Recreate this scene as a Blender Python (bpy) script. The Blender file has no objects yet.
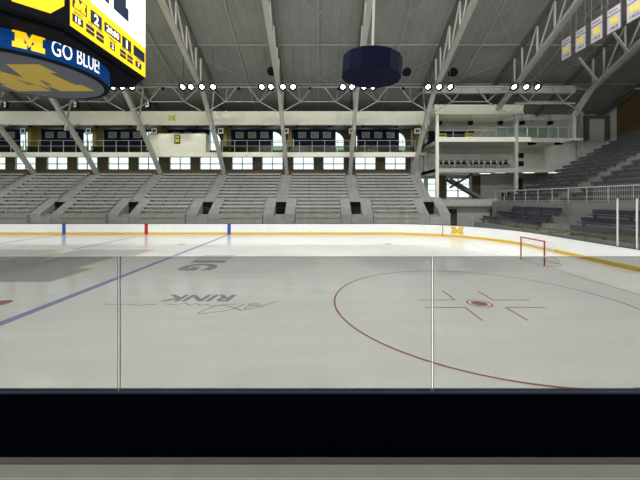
import bpy, bmesh, math, random
from mathutils import Vector, Matrix
random.seed(7)
S = bpy.context.scene
C = S.collection
PI = math.pi

# ------------------------------------------------------------------ materials
def mat(name, col, rough=.6, metal=0.0, noise=0.0, nscale=3.0, emit=None, estr=1.0, spec=.5, stretch=None, bump=0.0):
    m = bpy.data.materials.new(name); m.use_nodes = True
    nt = m.node_tree; b = nt.nodes['Principled BSDF']
    b.inputs['Base Color'].default_value = (*col, 1)
    b.inputs['Roughness'].default_value = rough
    b.inputs['Metallic'].default_value = metal
    b.inputs['Specular IOR Level'].default_value = spec
    tc = nt.nodes.new('ShaderNodeTexCoord'); mp = nt.nodes.new('ShaderNodeMapping')
    nt.links.new(tc.outputs['Object'], mp.inputs['Vector'])
    if stretch: mp.inputs['Scale'].default_value = stretch
    nz = nt.nodes.new('ShaderNodeTexNoise'); nz.inputs['Scale'].default_value = nscale
    nz.inputs['Detail'].default_value = 4
    nt.links.new(mp.outputs['Vector'], nz.inputs['Vector'])
    a = noise if noise else .03
    rp = nt.nodes.new('ShaderNodeValToRGB')
    rp.color_ramp.elements[0].position = .3; rp.color_ramp.elements[1].position = .7
    rp.color_ramp.elements[0].color = (*[c*(1-a) for c in col], 1)
    rp.color_ramp.elements[1].color = (*[min(1, c*(1+a)) for c in col], 1)
    nt.links.new(nz.outputs['Fac'], rp.inputs['Fac'])
    nt.links.new(rp.outputs['Color'], b.inputs['Base Color'])
    if bump:
        bp = nt.nodes.new('ShaderNodeBump'); bp.inputs['Strength'].default_value = bump
        nt.links.new(nz.outputs['Fac'], bp.inputs['Height']); nt.links.new(bp.outputs['Normal'], b.inputs['Normal'])
    if emit:
        b.inputs['Emission Color'].default_value = (*emit, 1)
        b.inputs['Emission Strength'].default_value = estr
    return m

def glass(name, tint, gloss=.06, rough=.02):
    m = bpy.data.materials.new(name); m.use_nodes = True
    nt = m.node_tree; nt.nodes.clear()
    out = nt.nodes.new('ShaderNodeOutputMaterial'); mix = nt.nodes.new('ShaderNodeMixShader')
    tr = nt.nodes.new('ShaderNodeBsdfTransparent'); gl = nt.nodes.new('ShaderNodeBsdfGlossy')
    tr.inputs['Color'].default_value = (*tint, 1); gl.inputs['Roughness'].default_value = rough
    mix.inputs['Fac'].default_value = gloss
    nt.links.new(tr.outputs[0], mix.inputs[1]); nt.links.new(gl.outputs[0], mix.inputs[2])
    nt.links.new(mix.outputs[0], out.inputs['Surface'])
    return m

M = {}
M['ice'] = mat('ice', (.80, .81, .79), rough=.09, noise=.045, nscale=.9, spec=.22, stretch=(.35, 1.6, 1))
M['concrete'] = mat('concrete', (.30, .30, .285), rough=.85, noise=.12, nscale=2.2)
M['tier'] = mat('tier_concrete', (.30, .30, .295), rough=.85, noise=.1, nscale=1.6)
M['stair'] = mat('stair_concrete', (.33, .33, .325), rough=.85, noise=.1, nscale=1.6)
M['alu'] = mat('aluminium_bench', (.36, .365, .36), rough=.6, metal=.0, noise=.08, nscale=4)
M['end_bench_shaded'] = mat('end_bench_grey_shaded', (.04, .042, .048), rough=.6, noise=.08, nscale=4)  # bench grey darkened, the end stand's shade is put into the colour
M['end_tier_shaded'] = mat('end_tier_concrete_shaded', (.17, .17, .165), rough=.85, noise=.12, nscale=1.6)  # darker copy of the tier concrete, with the end stand's shade painted in
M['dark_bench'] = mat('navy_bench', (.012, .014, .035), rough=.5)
M['steel'] = mat('cream_steel', (.38, .385, .35), rough=.6, noise=.06)
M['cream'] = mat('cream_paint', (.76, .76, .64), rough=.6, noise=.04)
M['rail'] = mat('pale_rail', (.38, .40, .37), rough=.5)
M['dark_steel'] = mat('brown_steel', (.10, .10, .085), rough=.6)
M['black'] = mat('black_housing', (.005, .006, .009), rough=.9, spec=.1)
M['white_board'] = mat('white_board', (.86, .87, .88), rough=.35, noise=.02)
M['yellow'] = mat('kick_yellow', (.72, .47, .03), rough=.4)
M['cap'] = mat('dark_cap', (.05, .055, .06), rough=.5)
M['blue'] = mat('line_blue', (.02, .07, .42), rough=.4)
M['red'] = mat('line_red', (.42, .01, .012), rough=.4)
M['ice_blue'] = mat('ice_blue_paint', (.30, .32, .52), rough=.25, spec=.2)
M['ice_red'] = mat('ice_red_paint', (.40, .18, .17), rough=.25, spec=.2)
M['ice_pink'] = mat('ice_pale_red_paint', (.50, .30, .28), rough=.25, spec=.2)
M['ice_grey'] = mat('ice_grey_paint', (.40, .41, .42), rough=.2, spec=.06, noise=.05)
M['ice_dark'] = mat('ice_dark_paint', (.33, .33, .335), rough=.25, spec=.2)
M['ice_gold'] = mat('ice_gold_paint', (.62, .50, .26), rough=.2, spec=.2)
M['navy_pad'] = mat('navy_pad', (.0008, .0022, .0085), rough=.8, spec=.03)
M['navy_cap'] = mat('navy_cap', (.012, .022, .05), rough=.4)
M['sill'] = mat('brown_sill', (.10, .09, .08), rough=.7)
M['near_floor'] = mat('near_floor', (.27, .27, .24), rough=.8, noise=.05)
M['navy_wall'] = mat('navy_wall', (.006, .011, .033), rough=.8, spec=.1)
M['ochre'] = mat('ochre_paint', (.20, .16, .03), rough=.8, noise=.15, nscale=4)
M['brown_panel'] = mat('brown_panel', (.10, .07, .025), rough=.8, noise=.1)
M['wall'] = mat('grey_wall', (.58, .58, .55), rough=.9, noise=.08, nscale=.8)
M['led_navy'] = mat('led_navy', (.002, .015, .05), rough=.9, spec=.1, emit=(.001, .032, .14), estr=1)
M['led_yellow'] = mat('led_yellow', (.5, .35, 0), rough=.5, emit=(1, .62, .005), estr=.9)
M['led_white'] = mat('led_white', (.5, .5, .5), rough=.5, emit=(1, 1, 1), estr=1.0)
M['led_dark'] = mat('led_dark', (.004, .01, .025), rough=.5, emit=(.004, .014, .04), estr=.5)
M['cover'] = mat('cover_grey', (.085, .09, .12), rough=.7)
M['cover_gold'] = mat('cover_gold', (.50, .36, .05), rough=.7)
M['drum'] = mat('drum_navy', (.004, .006, .02), rough=.9, spec=.1)
M['lamp'] = mat('lamp_lens', (1, 1, 1), emit=(1, .995, .965), estr=14)
M['lamp_added_near'] = mat('lamp_lens_added_near', (1, 1, 1), emit=(1, .995, .965), estr=370)  # for the added unseen floods on the near side
M['lamp_added_ridge'] = mat('lamp_lens_added_ridge', (1, 1, 1), emit=(1, .995, .965), estr=700)  # for the added unseen lamps at the ridge
M['tube'] = mat('ceiling_tube', (1, 1, 1), emit=(1, 1, .95), estr=1.4)
M['banner'] = mat('banner_white', (.30, .29, .315), rough=.85)
M['banner_edge'] = mat('banner_border', (.05, .035, .03), rough=.85)
M['gold_cloth'] = mat('gold_cloth', (.50, .38, .02), rough=.8)
M['navy_cloth'] = mat('navy_cloth', (.03, .03, .09), rough=.8)
M['sign_white'] = mat('sign_white', (.8, .8, .8), rough=.5)
M['sign_yellow'] = mat('sign_yellow', (.62, .58, .05), rough=.5)
M['photo'] = mat('framed_print', (.16, .17, .14), rough=.5, noise=.6, nscale=6)
M['net'] = mat('net_cord', (.75, .75, .75), rough=.8)
M['goal_red'] = mat('goal_red', (.30, .01, .015), rough=.35)
M['white_post'] = mat('white_post', (.75, .76, .76), rough=.4)
M['near_glass'] = glass('near_glass', (.665, .67, .66), .012)
M['far_glass'] = glass('far_glass', (.94, .95, .94), .035, .08)
M['teal_glass'] = glass('teal_glass', (.80, .90, .86), .03, .2)
M['dark_glass'] = glass('dark_glass', (.42, .5, .42), .02, .2)
M['truss_grey'] = mat('truss_grey', (.27, .275, .25), rough=.6)
M['win_glass'] = glass('window_glass', (.94, .995, .99), .03)
M['joint'] = mat('joint_edge', (.2, .21, .2), rough=.4)
M['joint_pale'] = mat('joint_pale', (.45, .46, .45), rough=.4)

def plank(name, col, scale, axis='X', dark=.75, rough=.9):
    m = bpy.data.materials.new(name); m.use_nodes = True
    nt = m.node_tree; b = nt.nodes['Principled BSDF']; b.inputs['Roughness'].default_value = rough
    tc = nt.nodes.new('ShaderNodeTexCoord'); w = nt.nodes.new('ShaderNodeTexWave')
    w.wave_type = 'BANDS'; w.bands_direction = axis; w.wave_profile = 'SAW'
    w.inputs['Scale'].default_value = scale; w.inputs['Distortion'].default_value = 0
    nz = nt.nodes.new('ShaderNodeTexNoise'); nz.inputs['Scale'].default_value = .5
    r = nt.nodes.new('ShaderNodeValToRGB'); r.color_ramp.interpolation = 'CONSTANT'
    r.color_ramp.elements[0].color = (*[c*dark for c in col], 1); r.color_ramp.elements[1].color = (*col, 1)
    r.color_ramp.elements[1].position = .08
    mx = nt.nodes.new('ShaderNodeMix'); mx.data_type = 'RGBA'; mx.blend_type = 'MULTIPLY'; mx.inputs['Factor'].default_value = .35
    nt.links.new(tc.outputs['Object'], w.inputs['Vector']); nt.links.new(tc.outputs['Object'], nz.inputs['Vector'])
    nt.links.new(w.outputs['Fac'], r.inputs['Fac']); nt.links.new(r.outputs['Color'], mx.inputs[6])
    nt.links.new(nz.outputs['Fac'], mx.inputs[7]); nt.links.new(mx.outputs[2], b.inputs['Base Color'])
    return m
M['roof'] = plank('roof_panels', (.25, .26, .245), .35, 'X', .8)
def brick(name, c1, c2):
    m = bpy.data.materials.new(name); m.use_nodes = True
    nt = m.node_tree; b = nt.nodes['Principled BSDF']; b.inputs['Roughness'].default_value = .9
    tc = nt.nodes.new('ShaderNodeTexCoord'); mp = nt.nodes.new('ShaderNodeMapping'); mp.inputs['Rotation'].default_value = (PI/2, 0, 0)
    br = nt.nodes.new('ShaderNodeTexBrick'); br.inputs['Scale'].default_value = 3
    br.inputs['Color1'].default_value = (*c1, 1); br.inputs['Color2'].default_value = (*c2, 1)
    br.inputs['Mortar'].default_value = (.12, .11, .09, 1)
    nt.links.new(tc.outputs['Object'], mp.inputs['Vector']); nt.links.new(mp.outputs['Vector'], br.inputs['Vector'])
    nt.links.new(br.outputs['Color'], b.inputs['Base Color'])
    return m
M['brick'] = brick('brown_brick', (.11, .085, .05), (.075, .06, .035))

# ------------------------------------------------------------------ geometry helpers
class MB:
    def __init__(s): s.v = []; s.f = []
    def poly(s, vs, fs):
        n = len(s.v); s.v += [tuple(v) for v in vs]; s.f += [tuple(i+n for i in f) for f in fs]; return s
    def box(s, x0, x1, y0, y1, z0, z1):
        return s.poly([(x0,y0,z0),(x1,y0,z0),(x1,y1,z0),(x0,y1,z0),(x0,y0,z1),(x1,y0,z1),(x1,y1,z1),(x0,y1,z1)],
                      [(0,3,2,1),(4,5,6,7),(0,1,5,4),(1,2,6,5),(2,3,7,6),(3,0,4,7)])
    def bar(s, p, q, w, h, up=(0,0,1)):
        p, q = Vector(p), Vector(q); d = (q-p).normalized(); u = Vector(up)
        if abs(d.dot(u)) > .98: u = Vector((0,1,0))
        a = d.cross(u).normalized()*(w/2); b = a.cross(d).normalized()*(h/2)
        vs = [p-a-b, p+a-b, p+a+b, p-a+b, q-a-b, q+a-b, q+a+b, q-a+b]
        return s.poly(vs, [(0,3,2,1),(4,5,6,7),(0,1,5,4),(1,2,6,5),(2,3,7,6),(3,0,4,7)])
    def tube(s, p, q, r, r2=None, n=12):
        p, q = Vector(p), Vector(q); r2 = r if r2 is None else r2
        d = (q-p).normalized(); u = Vector((0,0,1))
        if abs(d.z) > .98: u = Vector((1,0,0))
        a = d.cross(u).normalized(); b = a.cross(d).normalized()
        vs = []
        for c, rr in ((p, r), (q, r2)):
            for k in range(n):
                t = 2*PI*k/n; vs.append(c + a*rr*math.cos(t) + b*rr*math.sin(t))
        fs = [tuple(range(n)), tuple(range(2*n-1, n-1, -1))]
        fs += [(k, n+k, n+(k+1)%n, (k+1)%n) for k in range(n)]
        return s.poly(vs, fs)
    def prism(s, pts, f, d):
        """polygon pts (2D) mapped by f(u,v)->Vector, thickened by vector d"""
        n = len(pts); d = Vector(d); a = [Vector(f(*p)) for p in pts]
        return s.poly(a + [p+d for p in a], [tuple(range(n))[::-1], tuple(range(n, 2*n))] + [(k, (k+1)%n, n+(k+1)%n, n+k) for k in range(n)])
    def strip(s, path, w0, w1, z0, z1):
        """wall along an open 2D path, from offset w0 to w1 (to the left of travel)"""
        n = len(path); P = [Vector((*p, 0)) for p in path]; rows = []
        for i, p in enumerate(P):
            t = (P[min(i+1, n-1)] - P[max(i-1, 0)]).normalized(); nn = Vector((-t.y, t.x, 0))
            a, b = p+nn*w0, p+nn*w1
            rows.append([(a.x,a.y,z0),(b.x,b.y,z0),(b.x,b.y,z1),(a.x,a.y,z1)])
        vs = [v for r in rows for v in r]; fs = [(0,1,2,3), tuple(4*(n-1)+k for k in (3,2,1,0))]
        for i in range(n-1):
            for k in range(4):
                fs.append((4*i+k, 4*i+4+k, 4*i+4+(k+1)%4, 4*i+(k+1)%4))
        return s.poly(vs, fs)
    def build(s, name, m, parent=None, loc=None):
        me = bpy.data.meshes.new(name); me.from_pydata(s.v, [], s.f); me.materials.append(M[m])
        bm = bmesh.new(); bm.from_mesh(me); bmesh.ops.recalc_face_normals(bm, faces=bm.faces); bm.to_mesh(me); bm.free()
        o = bpy.data.objects.new(name, me); C.objects.link(o)
        if parent: o.parent = parent
        if loc: o.location = loc
        return o

def tag(o, label, cat, group=None):
    o['label'] = label; o['category'] = cat
    if group: o['group'] = group
    return o
def thing(name, label, cat, loc=(0,0,0), group=None, rz=0):
    o = bpy.data.objects.new(name, None); C.objects.link(o); o.location = loc; o.rotation_euler = (0,0,rz)
    o.empty_display_size = .2
    return tag(o, label, cat, group)
def struct(o): o['kind'] = 'structure'; return o
def dup(root, loc, label, group=None):
    r = root.copy(); C.objects.link(r); r.location = loc; r['label'] = label
    if group: r['group'] = group
    for ch in list(root.children):
        c = ch.copy(); C.objects.link(c); c.parent = r
        for g in ch.children:
            d = g.copy(); C.objects.link(d); d.parent = c
    return r
ORD = ['first','second','third','fourth','fifth','sixth','seventh','eighth','ninth','tenth','eleventh','twelfth','thirteenth','fourteenth','fifteenth','sixteenth','seventeenth','eighteenth','nineteenth','twentieth','twenty-first','twenty-second','twenty-third','twenty-fourth','twenty-fifth','twenty-sixth']

def text_mesh(body, size, offset=0.0, depth=0.01, shear=0, xs=1.0):
    """flat text as (verts, faces), centred on its own box, in the xy plane"""
    cu = bpy.data.curves.new('t', 'FONT'); cu.body = body; cu.size = size; cu.offset = offset; cu.extrude = depth/2
    cu.shear = shear; cu.resolution_u = 3
    ob = bpy.data.objects.new('t', cu); C.objects.link(ob)
    dg = bpy.context.evaluated_depsgraph_get(); dg.update()
    me = bpy.data.meshes.new_from_object(ob.evaluated_get(dg))
    vs = [v.co.copy() for v in me.vertices]; fs = [tuple(p.vertices) for p in me.polygons]
    bpy.data.objects.remove(ob); bpy.data.curves.remove(cu); bpy.data.meshes.remove(me)
    x0, x1 = min(v.x for v in vs), max(v.x for v in vs); y0, y1 = min(v.y for v in vs), max(v.y for v in vs)
    vs = [Vector(((v.x-(x0+x1)/2)*xs, v.y-(y0+y1)/2, v.z)) for v in vs]
    return vs, fs
def text_fit(body, w, h, depth=.01, bold=.02, shear=0):
    vs, fs = text_mesh(body, 1.0, bold, depth, shear)
    X = max(v.x for v in vs)*2; Y = max(v.y for v in vs)*2
    return [Vector((v.x*w/X, v.y*h/Y, v.z)) for v in vs], fs

BM = [(.32,1),(1,1),(1,.72),(.84,.72),(.84,.27),(1,.27),(1,0),(.12,0),(.12,.27),(.28,.27),(.28,.52),(0,.10)]
BLOCK_M = BM + [(-x, y) for x, y in BM[-2::-1]] + [(0,.55)]
BLOCK_M = [(x, y) for x, y in BLOCK_M]
def m_poly(w, h, grow=0):
    P = [(x*w/2, (y-.5)*h) for x, y in BLOCK_M]
    if not grow: return P
    out = []; n = len(P)
    for i in range(n):
        a, b, c = Vector(P[i-1]), Vector(P[i]), Vector(P[(i+1)%n])
        d1 = (b-a).normalized(); d2 = (c-b).normalized()
        n1 = Vector((-d1.y, d1.x)); n2 = Vector((-d2.y, d2.x)); nn = (n1+n2)
        nn = nn/max(.35, nn.length_squared/2) if nn.length > .05 else n1
        sgn = 1
        out.append(tuple(b + nn*grow*sgn))
    return out
def area(P): return sum(P[i-1][0]*P[i][1]-P[i][0]*P[i-1][1] for i in range(len(P)))/2
SG = -1 if area(BLOCK_M) > 0 else 1
def m_outline(w, h, g): return m_poly(w, h, g*SG)

# ------------------------------------------------------------------ setting data
FX = [-34.75, -27.1, -19.4, -11.65, -4.04, 3.67, 11.32, 19.0, 26.7, 34.4]   # frame lines
YB = 39.8; YN = -6.2; XL = -46.0; XR = 35.6
RZ = lambda y: 19.6 - .425*(abs(y-16.8)-9.4)   # roof height

# floor
fl = MB(); fl.box(XL, XR, YN, 3.70, -.3, .167); fl.box(XL, XR, 29.9, YB, -.3, 0.0); fl.box(14.8, XR, 3.84, 29.9, -.3, 0)
fl.box(XL, 14.8, 3.7, 3.88, -.3, .167)
struct(fl.build('floor', 'near_floor'))

# walls
w = MB()
wins = []; arcs = []
for f in [-42.45]+FX[:-4]:
    for dx in (1.97, 5.72):
        wins.append(f+dx)
xs0 = XL; xs1 = 11.3
HW = 1.32; Z0, Z1 = 6.95, 8.55; ZA, ZS = 9.3, 10.4
edges = [xs0] + sum(([c-HW, c+HW] for c in wins), []) + [xs1]
for i in range(0, len(edges), 2):
    w.box(edges[i], edges[i+1], YB, YB+.4, 0, 11.9)
for c in wins:
    w.box(c-HW, c+HW, YB, YB+.4, 0, Z0)
    w.box(c-HW, c+HW, YB, YB+.4, Z1, ZA)
    for sgn in (-1, 1):
        arc = [(c+sgn*HW*math.cos(t), ZS+HW*math.sin(t)) for t in [k*PI/16 for k in range(9)]]
        pts = [(c+sgn*(HW), 11.9)] + arc + [(c, 11.9)]
        w.prism(pts, lambda u, v: (u, YB, v), (0, .4, 0))
w.box(xs0, xs1, YB, YB+.4, 11.9, 13.9)
struct(w.build('wall_back', 'brick'))
w = MB()
big = [(12.3, 14.5), (15.7, 18.7)]
e = [11.3, 12.3, 14.5, 15.7, 18.7, XR]
for i in (0, 2, 4): w.box(e[i], e[i+1], YB, YB+.4, 0, 13.9)
for a, b in big:
    w.box(a, b, YB, YB+.4, 0, 3.45); w.box(a, b, YB, YB+.4, 5.9, 13.9)
struct(w.build('wall_back_right', 'wall'))
struct(MB().box(XL-.4, XL, YN, YB, 0, 24).build('wall_left', 'wall'))
wr = MB(); wr.prism([(YN, 0), (38.4, 0), (38.4, RZ(38.4)+.1), (16.8, 23.7), (YN, 13.9)], lambda u, v: (XR, u, v), (.4, 0, 0))
struct(wr.build('wall_right', 'brown_panel'))
struct(MB().box(XR, XR+.4, 38.4, YB+.4, 0, 14.6).build('wall_right_corner', 'wall'))
struct(MB().box(XL, XR, YN-.4, YN, 0, 14).build('wall_front', 'wall'))
rf = MB()
for sg in (-1, 1):
    ye = 16.8+sg*23.5; ze = RZ(ye)
    rf.poly([(XL-.4,16.8,RZ(16.8)),(XR+.4,16.8,RZ(16.8)),(XR+.4,ye,ze),(XL-.4,ye,ze),
             (XL-.4,16.8,RZ(16.8)+.3),(XR+.4,16.8,RZ(16.8)+.3),(XR+.4,ye,ze+.3),(XL-.4,ye,ze+.3)],
            [(0,1,2,3),(4,7,6,5),(0,4,5,1),(1,5,6,2),(2,6,7,3),(3,7,4,0)])
struct(rf.build('ceiling', 'roof'))

# windows
n = 1
for k, c in enumerate(wins):
    t = MB(); y0, y1 = YB+.08, YB+.2
    t.box(c-HW, c+HW, y0, y1, Z0, Z0+.07); t.box(c-HW, c+HW, y0, y1, Z1-.07, Z1)
    for x in (c-HW, c-.06, c+HW-.07): t.box(x, x+.1, y0, y1, Z0, Z1)
    t.box(c-HW, c+HW, y0, y1, 7.62, 7.74)
    o = struct(t.build('window_%d' % n, 'rail')); n += 1
    MB().box(c-HW, c+HW, YB+.22, YB+.24, Z0, Z1).build('pane', 'win_glass', o)
for k, c in enumerate(wins):
    t = MB(); y0, y1 = YB+.08, YB+.2
    t.box(c-HW, c+HW, y0, y1, ZA, ZA+.08)
    for x in (c-HW, c-.04, c+HW-.08): t.box(x, x+.08, y0, y1, ZA, ZS)
    t.box(c-.04, c+.04, y0, y1, ZS, ZS+HW)
    t.box(c-HW, c+HW, y0, y1, ZS-.04, ZS+.04)
    o = struct(t.build('window_%d' % n, 'rail')); n += 1
    pts = [(c-HW, ZA), (c+HW, ZA)] + [(c+HW*math.cos(a), ZS+HW*math.sin(a)) for a in [j*PI/16 for j in range(17)]]
    MB().prism(pts, lambda u, v: (u, YB+.22, v), (0, .02, 0)).build('pane', 'win_glass', o)
for a, b in big:
    t = MB(); y0, y1 = YB+.08, YB+.2
    for z in (3.45, 4.28, 5.12, 5.82): t.box(a, b, y0, y1, z, z+.09)
    m_ = 2
    for j in range(m_+1):
        x = a+(b-a-.1)*j/m_; t.box(x, x+.12, y0, y1, 3.45, 5.9)
    o = struct(t.build('window_%d' % n, 'rail')); n += 1
    MB().box(a, b, YB+.22, YB+.24, 3.45, 5.9).build('pane', 'win_glass', o)

# ------------------------------------------------------------------ ice sheet and its painted marks
CX = -16.15; X1 = 14.5; Y0, Y1 = 3.9, 29.75; RC = 8.4
def corner(cx, cy, r, a0, a1, n=24): return [(cx+r*math.cos(a0+(a1-a0)*k/n), cy+r*math.sin(a0+(a1-a0)*k/n)) for k in range(n+1)]
loop = corner(X1-RC, Y0+RC, RC, -PI/2, 0) + corner(X1-RC, Y1-RC, RC, 0, PI/2)
XI = -44.0
outer = [(XI, Y0)] + loop + [(XI, Y1)]
ice = MB().prism([(p[0]+.03 if p[0] > 0 else p[0], p[1]) for p in outer], lambda u, v: (u, v, -.12), (0, 0, .12)).build('ice_sheet', 'ice')
tag(ice, 'wide sheet of pale white ice with painted lines inside the boards', 'ice rink')
ZI = .004
def flat(name, m, pts, z=ZI):
    return MB().prism(pts, lambda u, v: (u, v, z-.003), (0, 0, .003)).build(name, m, ice)
def rect(x0, x1, y0, y1): return [(x0,y0),(x1,y0),(x1,y1),(x0,y1)]
flat('blue_line', 'ice_blue', rect(-8.6, -8.3, Y0+.1, Y1-.03))
flat('blue_line', 'ice_blue', rect(-23.95, -23.65, Y0+.1, Y1-.03))
flat('center_line', 'ice_pink', rect(CX-.12, CX+.12, 20.9, Y1-.03))
flat('center_line', 'ice_pink', rect(CX-.12, CX+.12, Y0+.1, 12.8))
flat('goal_line', 'ice_pink', rect(10.98, 11.03, 5.8, 28.0))
def ring(cx, cy, r, wd, a0=0, a1=2*PI, n=96):
    b = MB(); vs = []; fs = []
    for k in range(n+1):
        t = a0+(a1-a0)*k/n
        for rr in (r-wd/2, r+wd/2):
            vs += [(cx+rr*math.cos(t), cy+rr*math.sin(t), ZI)]
    for k in range(n): fs.append((2*k, 2*k+1, 2*k+3, 2*k+2))
    return b.poly(vs, fs)
ring(5.03, 10.1, 4.57, .06).build('face_off_circle', 'ice_red', ice)
def disc(cx, cy, r, n=28): return [(cx+r*math.cos(2*PI*k/n), cy+r*math.sin(2*PI*k/n)) for k in range(n)]
ring(5.03, 10.1, .36, .05, n=32).build('face_off_spot', 'ice_red', ice)
flat('face_off_spot_center', 'ice_red', disc(5.03, 10.1, .24))
for x, y in ((-10.15, 10.15), (5.0, 23.5), (-10.1, 23.4)):
    flat('face_off_spot', 'ice_red' if y < 12 else 'ice_grey', disc(x, y, .3))
hm = []
for sx in (-1, 1):
    for sy in (-1, 1):
        xa = 5.03+sx*.62; ya = 10.1+sy*.36
        hm.append(rect(min(xa, xa+sx*1.22), max(xa, xa+sx*1.22), ya-.025, ya+.025))
        hm.append(rect(xa-.025, xa+.025, min(ya, ya+sy*1.05), max(ya, ya+sy*1.05)))
for p in hm: flat('hash_mark', 'ice_red', p)
# centre-ice block letter, read from the far side
MW, MH, MY = 10.5, 7.8, 16.8
flat('center_emblem_outline', 'ice_gold', [(CX-u, MY-v) for u, v in m_outline(MW, MH, .17)], .0035)
flat('center_emblem', 'ice_grey', [(CX-u, MY-v) for u, v in m_poly(MW, MH)], .007)
def ice_text(name, body, w, h, f, m='ice_dark', bold=.03, shear=0):
    vs, fs = text_fit(body, w, h, .002, bold, shear)
    return MB().poly([(*f(v.x, v.y), ZI+v.z) for v in vs], fs).build(name, m, ice)
ice_text('ice_lettering_rink', 'RINK', 2.3, .72, lambda u, v: (-4.02-u, 10.66-v), bold=.03, shear=.12)
ice_text('ice_lettering_conference', 'G', 1.6, 1.75, lambda u, v: (-5.85+v, 15.55-u), 'ice_dark', bold=.05)
ice_text('ice_lettering_conference', '1', .7, 1.75, lambda u, v: (-5.85+v, 16.9-u), 'ice_dark', bold=.05)
hb = MB()
for k in range(7):     # the hatched first letter
    hb.prism(rect(-6.7+.26*k, -6.58+.26*k, 17.5, 18.7), lambda u, v: (u, v, ZI-.003), (0, 0, .003))
hb.build('ice_lettering_hatching', 'ice_grey', ice)
ice_text('ice_lettering_outline', 'B', 1.3, 1.75, lambda u, v: (-5.85+v, 18.1-u), 'ice_grey', bold=-.03)
def stroke(pts, wd):
    # smooth a polyline and give it width on the ice
    P = [Vector(p) for p in pts]
    for _ in range(3):
        Q = [P[0]]
        for a, b in zip(P, P[1:]): Q += [a*.75+b*.25, a*.25+b*.75]
        P = Q + [P[-1]]
    b = MB(); vs = []; fs = []
    for i, p in enumerate(P):
        t = (P[min(i+1, len(P)-1)]-P[max(i-1, 0)]); t = t.normalized() if t.length > 1e-6 else Vector((1, 0)); nn = Vector((-t.y, t.x))*wd/2
        vs += [(p.x-nn.x, p.y-nn.y, ZI), (p.x+nn.x, p.y+nn.y, ZI)]
    for i in range(len(P)-1): fs.append((2*i, 2*i+1, 2*i+3, 2*i+2))
    return b.poly(vs, fs)
G = lambda px, py: (((px-320)/320)*(3.3*320/(py-199)), 3.3*320/(py-199))   # photo measurement of painted signature -> place on the ice
SIG = [((279,301),(268,304),(255,308),(242,311),(250,305),(262,305),(255,303),(246,305),(263,307)),
       ((242,311),(225,305),(215,306),(200,312),(197,314),(210,313),(232,310),(245,304)),
       ((236,304),(222,305),(212,306),(205,304),(200,306),(196,303),(190,306),(186,303),(176,305),(164,304)),
       ((156,305),(148,304),(138,306),(130,304),(118,305),(103,304))]
sg = MB()
for s_ in SIG:
    q = stroke([G(*p) for p in s_], .045); sg.poly(q.v, q.f)
sg.build('ice_signature', 'ice_dark', ice)

# ------------------------------------------------------------------ dasher boards
db = thing('dasher_boards', 'white rink boards with yellow kick strip along the far side and right end', 'boards')
pathB = [(6.0, Y0+.02)] + corner(X1-RC, Y0+RC, RC-.0, -PI/2, 0)[2:] + corner(X1-RC, Y1-RC, RC, 0, PI/2) + [(-44, Y1)]
MB().strip(pathB, -.14, 0, 0, .98).build('board_panel', 'white_board', db)
MB().strip(pathB, -.012, .015, .002, .19).build('kick_plate', 'yellow', db)
MB().strip(pathB, -.15, .02, .98, 1.02).build('cap_rail', 'cap', db)
for x, m_ in ((-23.8, 'blue'), (CX, 'red'), (-8.45, 'blue')):
    MB().box(x-.15, x+.15, Y1-.028, Y1-.002, .02, 1.0).build('line_mark', m_, db)
def on_corner(t, off=.02): return (X1-RC+(RC-off)*math.cos(t), Y1-RC+(RC-off)*math.sin(t))
ta, tb = math.radians(55.9), math.radians(55.3)
MB().strip([on_corner(tb), on_corner(ta)], 0, .012, .02, 1.0).build('goal_line_mark', 'ice_pink', db)
mc = MB()     # emblem on the boards, wrapped on the corner
tm = math.radians(47.2)
P = m_poly(1.05, .62); n_ = len(P)
vs = []
for off in (.012, .03):
    for u, v in P:
        t = tm - u/RC; x, y = on_corner(t, off); vs.append((x, y, .60+v))
mc.poly(vs, [tuple(range(n_)), tuple(range(2*n_-1, n_-1, -1))]+[(k, (k+1)%n_, n_+(k+1)%n_, n_+k) for k in range(n_)])
mc.build('board_emblem', 'yellow', db)

nb = thing('padded_barrier', 'dark navy board wall in the foreground with a thin lighter cap', 'barrier')
MB().box(-9, 5.98, 3.87, 3.94, .168, .945).build('board_panel', 'navy_pad', nb)
MB().box(-9, 5.98, 3.86, 3.95, .945, .965).build('cap_rail', 'navy_cap', nb)
MB().box(-9, 5.98, 3.775, 3.868, .167, .178).build('sill', 'sill', nb)
tag(MB().box(-9, 9, 3.575, 3.59, .165, .170).build('floor_joint', 'joint_pale'), 'pale straight joint in the grey floor below the navy barrier', 'floor joint')

# near glass panes
jx = [-9.0, -8.9, -2.445, 1.367, 5.95]
names = ['clear glass pane at the far left of the foreground, left of the left joint', None, 'wide clear glass pane between the two foreground joints', 'clear glass pane right of the right foreground joint']
for i in (1, 2, 3):
    a, b = jx[i]+.014, jx[i+1]-.014
    lab = ['', 'clear glass pane on the navy barrier, left of the left joint', 'wide clear glass pane on the navy barrier between the two joints', 'clear glass pane on the navy barrier, right of the right joint'][i]
    o = tag(MB().box(a, b, 3.885, 3.9, 0.966, 2.6).build('rink_glass', 'near_glass'), lab, 'glass pane', 'glass panes on the foreground barrier')
    for x in (a-.004, b):
        MB().box(x, x+.004, 3.883, 3.902, 0.966, 2.6).build('pane_edge', 'joint', o)
    MB().box(a, b, 3.884, 3.901, 2.6, 2.604).build('pane_edge', 'joint_pale', o)

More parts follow.
